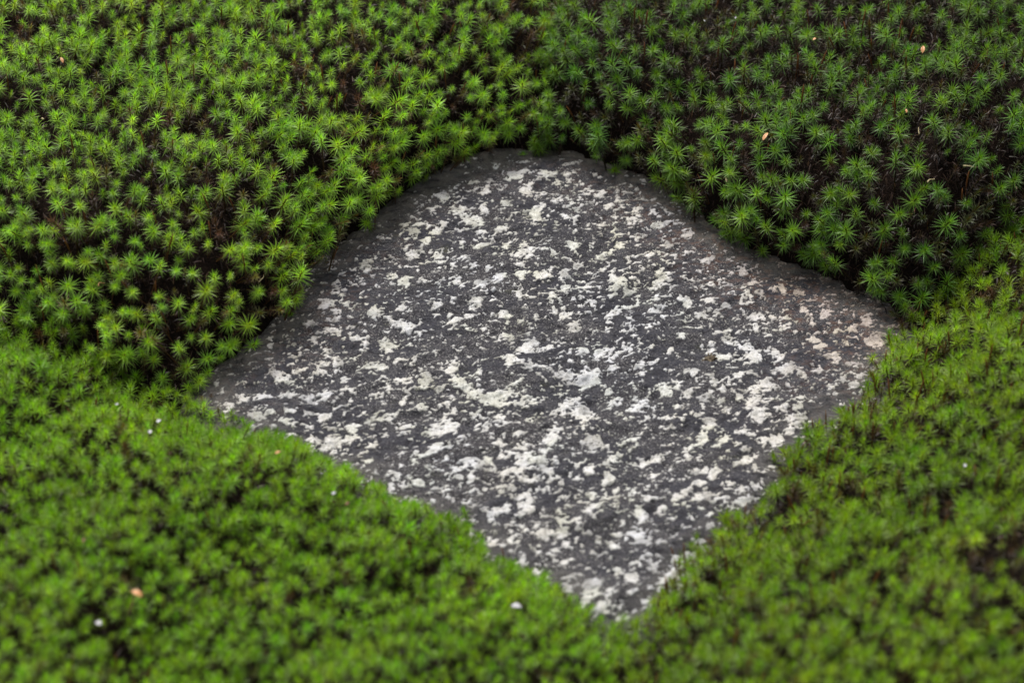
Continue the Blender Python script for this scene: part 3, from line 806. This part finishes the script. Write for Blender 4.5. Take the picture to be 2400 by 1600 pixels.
    # rotation matrices: local z to up, spun by ang
    ref = np.tile(np.array([1.0, 0, 0]), (N, 1))
    t1 = ref - up * (ref * up).sum(1)[:, None]; t1 /= np.linalg.norm(t1, axis=1)[:, None]
    t2 = np.cross(up, t1)
    ax = t1 * np.cos(ang)[:, None] + t2 * np.sin(ang)[:, None]
    ay = np.cross(up, ax)
    hn = np.stack([nx_, ny_], -1) / (slope + 1e-6)[:, None]
    over = (.032 if b.startswith('far') else .010) * smooth(.3, 1.3, slope) * rng.uniform(.5, 1.1, N) * smooth(.004, .035, pz_)
    head = np.stack([px_ + hn[:, 0] * over, py_ + hn[:, 1] * over, pz_ + push + over * .35], -1)
    base = head - up * (.034 * sc)[:, None]
    ok = ~drop
    inframe = (mx_ < 15)
    vis = np.where(inframe & ok, sc / zc * np.where(kinds == 'dead', .6, 1) * np.where(d_ < .012, 1.15, 1), -1)
    # keep the parts spread over the bank rather than in one corner
    pick = np.argsort(-vis)[:300]
    pick = pick[vis[pick] > 0]
    root = bpy.data.objects.new('moss_bank', None)
    COL.objects.link(root)
    cen = np.array([px_[inframe].mean(), py_[inframe].mean(), 0.0])
    root.location = cen
    tag(root, BANK_LABEL[b], 'moss')
    for i in pick:
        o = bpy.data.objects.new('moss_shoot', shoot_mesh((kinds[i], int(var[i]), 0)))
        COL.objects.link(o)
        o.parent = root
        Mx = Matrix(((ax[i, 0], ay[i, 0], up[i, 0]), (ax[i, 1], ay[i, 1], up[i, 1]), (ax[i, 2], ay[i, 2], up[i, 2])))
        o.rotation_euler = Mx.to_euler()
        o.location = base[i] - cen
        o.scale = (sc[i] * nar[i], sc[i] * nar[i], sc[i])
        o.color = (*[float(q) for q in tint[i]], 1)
    rest = ok.copy(); rest[pick] = False
    VS, FS, CS = [], [], []; off = 0
    lod = np.where(mx_ > 60, 2, 0 if b.startswith('far') else 1)
    for key in LIB:
        kd, v, lo_ = key
        idx = np.nonzero(rest & (kinds == kd) & (var == v) & (lod == lo_))[0]
        if len(idx) == 0: continue
        bv, bf, bc = LIB[key]
        Rm = np.stack([ax[idx] * nar[idx][:, None], ay[idx] * nar[idx][:, None], up[idx]], -1)            # columns
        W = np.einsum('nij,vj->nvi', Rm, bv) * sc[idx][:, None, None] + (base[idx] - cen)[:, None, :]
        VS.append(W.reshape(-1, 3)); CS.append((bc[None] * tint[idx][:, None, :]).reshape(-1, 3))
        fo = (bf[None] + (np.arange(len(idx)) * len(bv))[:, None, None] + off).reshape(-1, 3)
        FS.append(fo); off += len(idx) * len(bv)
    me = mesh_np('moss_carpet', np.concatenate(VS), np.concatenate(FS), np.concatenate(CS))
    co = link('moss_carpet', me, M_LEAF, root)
    tag(co, kind='stuff')
    co.color = (1, 1, 1, 1)
    # old needles and dead stems caught between the shoots
    nl = 9000 if b.startswith('far') else 3500
    cx_ = rng.choice(np.nonzero(mx_ < 120)[0], nl)
    lx_ = px_[cx_] + rng.normal(0, .008, nl); ly_ = py_[cx_] + rng.normal(0, .008, nl)
    keep_l = sample(SD, lx_, ly_) > .006
    lx_, ly_ = lx_[keep_l], ly_[keep_l]; nl = len(lx_)
    lz_ = sample(H, lx_, ly_) - rng.uniform(.012, .024, nl)
    az_ = rng.uniform(0, 6.283, nl); el_ = rng.normal(.15, .45, nl); ll_ = rng.uniform(.004, .011, nl); lw_ = rng.uniform(.0003, .0006, nl)
    dv = np.stack([np.cos(az_) * np.cos(el_), np.sin(az_) * np.cos(el_), np.sin(el_)], -1)
    dv[:, 2] += dv[:, 0] * sample(DHX, lx_, ly_) + dv[:, 1] * sample(DHY, lx_, ly_)
    dv /= np.linalg.norm(dv, axis=1)[:, None]
    sv2 = np.stack([-np.sin(az_), np.cos(az_), rng.normal(0, .3, nl)], -1)
    p0 = np.stack([lx_, ly_, lz_], -1) - cen
    mid_ = p0 + dv * (ll_ * .5)[:, None] + np.array([0, 0, 1]) * (ll_ * .10)[:, None]
    end_ = p0 + dv * ll_[:, None]
    LV = np.stack([p0 - sv2 * lw_[:, None], p0 + sv2 * lw_[:, None], mid_ - sv2 * lw_[:, None], mid_ + sv2 * lw_[:, None], end_], 1).reshape(-1, 3)
    LF = (np.array([[0, 1, 3], [0, 3, 2], [2, 3, 4]])[None] + (np.arange(nl) * 5)[:, None, None]).reshape(-1, 3)
    pal = np.array([(.075, .040, .030), (.050, .028, .022), (.11, .062, .042), (.090, .070, .035), (.13, .070, .030)])
    LC = np.repeat(pal[rng.choice(5, nl, p=[.34, .30, .18, .10, .08])] * rng.uniform(.3, .75, (nl, 1)), 5, axis=0)
    lit = link('moss_litter', mesh_np('moss_litter', LV, LF, LC), M_LEAF, root)
    tag(lit, kind='stuff')
    lit.color = (1, 1, 1, 1)
    # reddish stalks standing up between the shoots
    ns = {'near_right': 170, 'near_left': 30, 'far_left': 90, 'far_right': 90}[b]
    wgt = np.where((mx_ < 10) & ok, 1.0, 0.0) * np.where(fbm(px_ * 12, py_ * 12, 2, 160 + bi) > -.05, 1, .15)
    if b == 'near_right': wgt *= .25 + 3 * np.exp(-d_ / .06)
    for n_, i in enumerate(rng.choice(N, ns, replace=False, p=wgt / wgt.sum())):
        o = bpy.data.objects.new('spore_stalk', STALKS[n_ % len(STALKS)])
        COL.objects.link(o); o.parent = root
        o.location = base[i] + up[i] * .004 + np.array([.003, -.003, 0]) - cen
        o.rotation_euler = (rng.normal(0, .14), rng.normal(0, .14), rng.uniform(0, 6.28))
        o.scale = (1, 1, rng.uniform(.75, 1.15) * (1.0 if b.startswith('near') else .9))
        o.color = (1, 1, 1, 1)
    shoots_total += N
    print(b, 'shoots', N, 'in frame', int(inframe.sum()), 'parts', len(pick), 'tris', len(me.polygons))
print('shoots', shoots_total)

# ------------------------------------------------------------------ fallen bits lying on the moss and the stone
def hit(px, py, lift=0.004):
    """where the line of sight through a photo pixel meets the moss top or the stone"""
    d = FWD + RIGHT * ((px - 1200) / FPX) - UP * ((py - 800) / FPX)
    d = d / np.linalg.norm(d)
    t = np.linspace(1.6, 3.2, 1601)
    P = CAM + d * t[:, None]
    sdv = sample(SD, P[:, 0], P[:, 1])
    hh = np.where(sdv > 0.002, sample(H, P[:, 0], P[:, 1]) + lift, stone_z(P[:, 0], P[:, 1]) + 0.0008)
    k = int(np.argmax(P[:, 2] <= hh))
    return P[k]

def blade_mesh(name, length, width, thick, bend=0.2, cup=0.3, point=(0.9, 1.4), segs=9, seed=0):
    """closed leaf-like scale: x along, cupped across, bent along"""
    r = random.Random(seed)
    V_, F_ = [], []
    acr = 5
    for side in (1, -1):
        for i in range(segs + 1):
            u = i / segs
            w = width * max(0.06, (math.sin(math.pi * min(1, u ** point[0])) ** 0.75)) * (1 + r.uniform(-.05, .05))
            for j in range(acr):
                q = (j / (acr - 1) - .5) * 2
                x = (u - .5) * length
                y = q * w / 2
                z = bend * length * (1 - (2 * u - 1) ** 2) - cup * width * (1 - q * q) * .6 + side * thick / 2 * (1 - .6 * q * q)
                V_.append((x, y, z))
    def idx(s_, i, j): return (0 if s_ > 0 else (segs + 1) * acr) + i * acr + j
    for i in range(segs):
        for j in range(acr - 1):
            F_.append((idx(1, i, j), idx(1, i + 1, j), idx(1, i + 1, j + 1), idx(1, i, j + 1)))
            F_.append((idx(-1, i, j), idx(-1, i, j + 1), idx(-1, i + 1, j + 1), idx(-1, i + 1, j)))
        for j, fl in ((0, 1), (acr - 1, -1)):
            q = (idx(1, i, j), idx(-1, i, j), idx(-1, i + 1, j), idx(1, i + 1, j))
            F_.append(q if fl > 0 else q[::-1])
    for i, fl in ((0, 1), (segs, -1)):
        for j in range(acr - 1):
            q = (idx(1, i, j), idx(1, i, j + 1), idx(-1, i, j + 1), idx(-1, i, j))
            F_.append(q if fl > 0 else q[::-1])
    return mesh_np(name, V_, F_, smooth_shade=True)

def rod_mesh(name, pts, radii, sides=6):
    pts = [np.array(p, float) for p in pts]
    V_, F_ = [], []
    for i, p in enumerate(pts):
        t = pts[min(i + 1, len(pts) - 1)] - pts[max(i - 1, 0)]; t /= np.linalg.norm(t)
        a_ = np.cross(t, (0.13, 0.2, 1)); a_ /= np.linalg.norm(a_); b_ = np.cross(t, a_)
        for k in range(sides):
            an = 2 * math.pi * k / sides
            V_.append(p + (a_ * math.cos(an) + b_ * math.sin(an)) * radii[i])
    for i in range(len(pts) - 1):
        for k in range(sides):
            k2 = (k + 1) % sides
            F_.append((i * sides + k, i * sides + k2, (i + 1) * sides + k2, (i + 1) * sides + k))
    n0, n1 = len(V_), len(V_) + 1
    V_ += [pts[0], pts[-1]]
    for k in range(sides):
        k2 = (k + 1) % sides; e = (len(pts) - 1) * sides
        F_.append((n0, k2, k, k)); F_.append((n1, e + k, e + k2, e + k2))
    V_ = [tuple(v) for v in V_]
    me = bpy.data.meshes.new(name)
    me.from_pydata(V_, [], [tuple(dict.fromkeys(f)) for f in F_])
    for p in me.polygons: p.use_smooth = True
    return me

PXM = 0.000406 * 0.85                                   # metres per photo pixel at the stone
def place(o, px, py, ang, tilt=40, lift=0.004, roll=0):
    """ang: direction of the long axis in the picture, degrees, 0 = right, 90 = away; tilt: how far that axis rises"""
    p = hit(px, py, lift)
    o.location = p
    o.rotation_euler = (math.radians(roll), -math.radians(tilt), math.radians(ang))
    return o

def scale_bit(name, label, cat, px, py, L, W, ang, mat, tilt=25, bend=.12, cup=.35, lift=.006, seed=0, group=None, roll=0):
    me = blade_mesh(name, L * PXM, W * PXM, max(.0005, W * PXM * .12), bend, cup, seed=seed)
    o = link(name, me, mat)
    tag(o, label, cat, group)
    return place(o, px, py, ang, tilt, lift, roll)

scale_bit('bud_scale', 'bright orange-brown bud scale lying slanted in the dark far-right moss', 'bud scale', 1794, 320, 30, 11, 52, M_BUD, 25, seed=1, lift=.012)
scale_bit('bud_scale', 'peach-coloured bud scale standing upright in the upper right moss', 'bud scale', 2163, 116, 24, 12, 78, M_BUD, 35, seed=2, lift=.012)
scale_bit('bud_scale', 'tiny tan scale in the far-right moss close above the stone rim', 'bud scale', 1702, 422, 17, 6, 95, M_STRAW, 20, seed=3, lift=.011)
scale_bit('bud_scale', 'tiny rust-coloured scale near the top edge of the far-right moss', 'bud scale', 1909, 92, 12, 8, 20, M_BUD, 20, seed=4, lift=.011)
scale_bit('bud_scale', 'small tan scale in the middle of the far-right moss', 'bud scale', 2124, 260, 13, 6, 100, M_BUD, 30, seed=5, lift=.011)
scale_bit('fallen_leaf', 'small pale brown leaf piece among the upper left moss', 'leaf', 145, 141, 20, 9, 120, M_BUD, 30, seed=6, lift=.011)
t = scale_bit('fallen_leaf', 'folded orange-brown leaf with a stalk on the blurred left foreground moss', 'leaf', 320, 1390, 30, 17, 160, M_BUD, 15, .18, .5, lift=.013, seed=7)
st = link('stalk', rod_mesh('stalk', [(0.001, 0, -.001), (0.0005, .004, -.004), (-.001, .009, -.009), (-.001, .013, -.014)], [.0009, .0008, .0007, .0005]), M_CHIP, t)
scale_bit('bud_scale', 'small orange scale at the moss edge below the left of the stone', 'bud scale', 651, 1060, 15, 8, 10, M_BUD, 20, seed=8, lift=.012)
scale_bit('bark_chip', 'small reddish chip in the foreground moss below the stone', 'chip', 814, 1179, 13, 8, 30, M_CHIP, 20, seed=9, lift=.012)
scale_bit('bark_chip', 'small brownish chip on the moss near the left picture edge', 'chip', 196, 1265, 12, 8, 60, M_CHIP, 20, seed=10, lift=.012)
scale_bit('petal', 'largest white petal lying on the foreground moss left of the stone tip', 'petal', 1210, 1420, 28, 15, -20, M_PETAL, 10, .15, .5, lift=.014, seed=11)
scale_bit('petal', 'round white speck on left foreground moss, upper of a close pair', 'petal', 372, 986, 13, 11, 30, M_PETAL, 10, .1, .3, lift=.014, seed=12)
scale_bit('petal', 'round white speck on left foreground moss, lower of a close pair', 'petal', 352, 1011, 12, 10, 80, M_PETAL, 10, .1, .3, lift=.014, seed=13)
scale_bit('petal', 'faint white speck left above the close pair of white specks', 'petal', 274, 947, 10, 6, 10, M_PETAL, 10, .1, .3, lift=.013, seed=14)
scale_bit('petal', 'white fleck in the moss just below the left rim of the stone', 'petal', 782, 1155, 11, 9, 40, M_PETAL, 10, .1, .3, lift=.013, seed=15)
scale_bit('petal', 'pale grey flake at the bottom left below the orange-brown leaf', 'petal', 231, 1459, 19, 13, -40, M_PETAL, 10, .12, .4, lift=.014, seed=16)
scale_bit('petal', 'white fleck near the top edge of the far-right moss', 'petal', 1724, 42, 8, 5, 70, M_PETAL, 20, .1, .3, lift=.011, seed=17)
scale_bit('petal', 'thin white fleck left of the top edge fleck in the far-right moss', 'petal', 1651, 49, 7, 4, 130, M_PETAL, 20, .1, .3, lift=.011, seed=18)
scale_bit('petal', 'white fleck on the right foreground moss', 'petal', 2262, 1090, 10, 8, 70, M_PETAL, 10, .1, .3, lift=.013, seed=19)
scale_bit('petal', 'small whitish curl in the moss near the left picture edge', 'petal', 99, 279, 14, 5, -35, M_STRAW, 20, .2, .3, lift=.011, seed=20)
# chips resting on the stone
scale_bit('stone_chip', 'bluish white chip lying on the stone below its middle', 'chip', 1082, 1023, 20, 11, -10, M_PETAL, 2, .05, .1, seed=21)
scale_bit('stone_chip', 'narrow bluish white chip on the dark middle of the stone', 'chip', 1050, 913, 13, 5, -12, M_PETAL, 2, .05, .1, seed=22)
scale_bit('stone_chip', 'tiny white chip on the left corner of the stone', 'chip', 651, 1016, 9, 6, 30, M_PETAL, 2, .05, .1, seed=23)

# curved straws standing in the moss
def straw(name, label, cat, px, py, L, ang, sag, mat, rad=.0012, lift=.021, tilt=5):
    L *= PXM
    pts, rr = [], []
    for i in range(9):
        u = i / 8
        pts.append(((u - .5) * L, sag * L * (1 - (2 * u - 1) ** 2), .001 * math.sin(u * 5)))
        rr.append(rad * .75 * (1.0 - .55 * u))
    o = link(name, rod_mesh(name, pts, rr), mat)
    tag(o, label, cat)
    return place(o, px, py, ang, tilt, lift)
straw('straw', 'pale straw lying level in the dark moss at far right', 'straw', 2275, 389, 40, -8, -.12, M_STRAW)
straw('straw', 'short tan straw rising to the right in the far-right moss', 'straw', 2182, 423, 28, 38, .10, M_STRAW)
straw('straw', 'pale bent straw end at the right picture edge', 'straw', 2375, 437, 26, -50, .28, M_STRAW)
straw('straw', 'brown straw arching above the level pale straw', 'straw', 2280, 340, 22, 40, .18, M_CHIP)
straw('straw', 'thin upright tan straw left of the level pale straw', 'straw', 2154, 306, 34, 85, .05, M_STRAW, .0006)
straw('straw', 'brownish straw low in the far-right moss above the right mound', 'straw', 2148, 490, 30, 62, .12, M_CHIP, .0007)
straw('straw', 'yellowish curled straw on the left bank near the stone', 'straw', 612, 652, 32, 70, -.15, M_STRAW, .0008)
straw('straw', 'orange hook-shaped stalk in the left bank', 'straw', 206, 612, 20, 30, .45, M_CHIP, .0007)
straw('straw', 'orange curled stalk between stars of the left bank', 'straw', 238, 666, 20, 45, .35, M_BUD, .0007)
straw('twig', 'thin dark twig slanting down the shaded face of the left bank', 'twig', 478, 685, 80, -55, .04, M_TWIG, .0009, .004)
straw('twig', 'short dark twig below the slanting twig on the left bank face', 'twig', 512, 755, 42, -55, -.05, M_TWIG, .0008, .004)

# dry clump of lichen crumbs on the stone
cl = bpy.data.objects.new('dry_clump', None); COL.objects.link(cl)
tag(cl, 'small brown dry clump lying on the right half of the stone', 'clump')
cp = hit(1663, 845, 0)
cl.location = cp
rc = random.Random(5)
import bmesh
bm = bmesh.new()
bmesh.ops.create_icosphere(bm, subdivisions=3, radius=.0036)
for v in bm.verts:
    q = v.co * 420
    k = 1 + .45 * (math.sin(q.x * 2.1 + 1) * math.sin(q.y * 2.7) + .6 * math.sin(q.z * 4 + q.x * 3.3))
    v.co = Vector((v.co.x * k * 1.35, v.co.y * k, max(v.co.z * k * .75, -.002) + .0015))
me = bpy.data.meshes.new('clump_body'); bm.to_mesh(me); bm.free()
link('clump_body', me, M_CLUMP, cl)
for i in range(14):
    an = rc.uniform(0, 6.28); rr_ = rc.uniform(.003, .0055)
    b0 = (math.cos(an) * rr_ * .5, math.sin(an) * rr_ * .5, .002)
    b1 = (math.cos(an) * rr_ * 1.5, math.sin(an) * rr_ * 1.2, rc.uniform(.002, .006))
    link('crumb', rod_mesh('crumb', [b0, tuple((np.array(b0) + np.array(b1)) / 2 + np.array((0, 0, .001))), b1], [.0008, .0007, .0004], 5), M_CLUMP, cl)
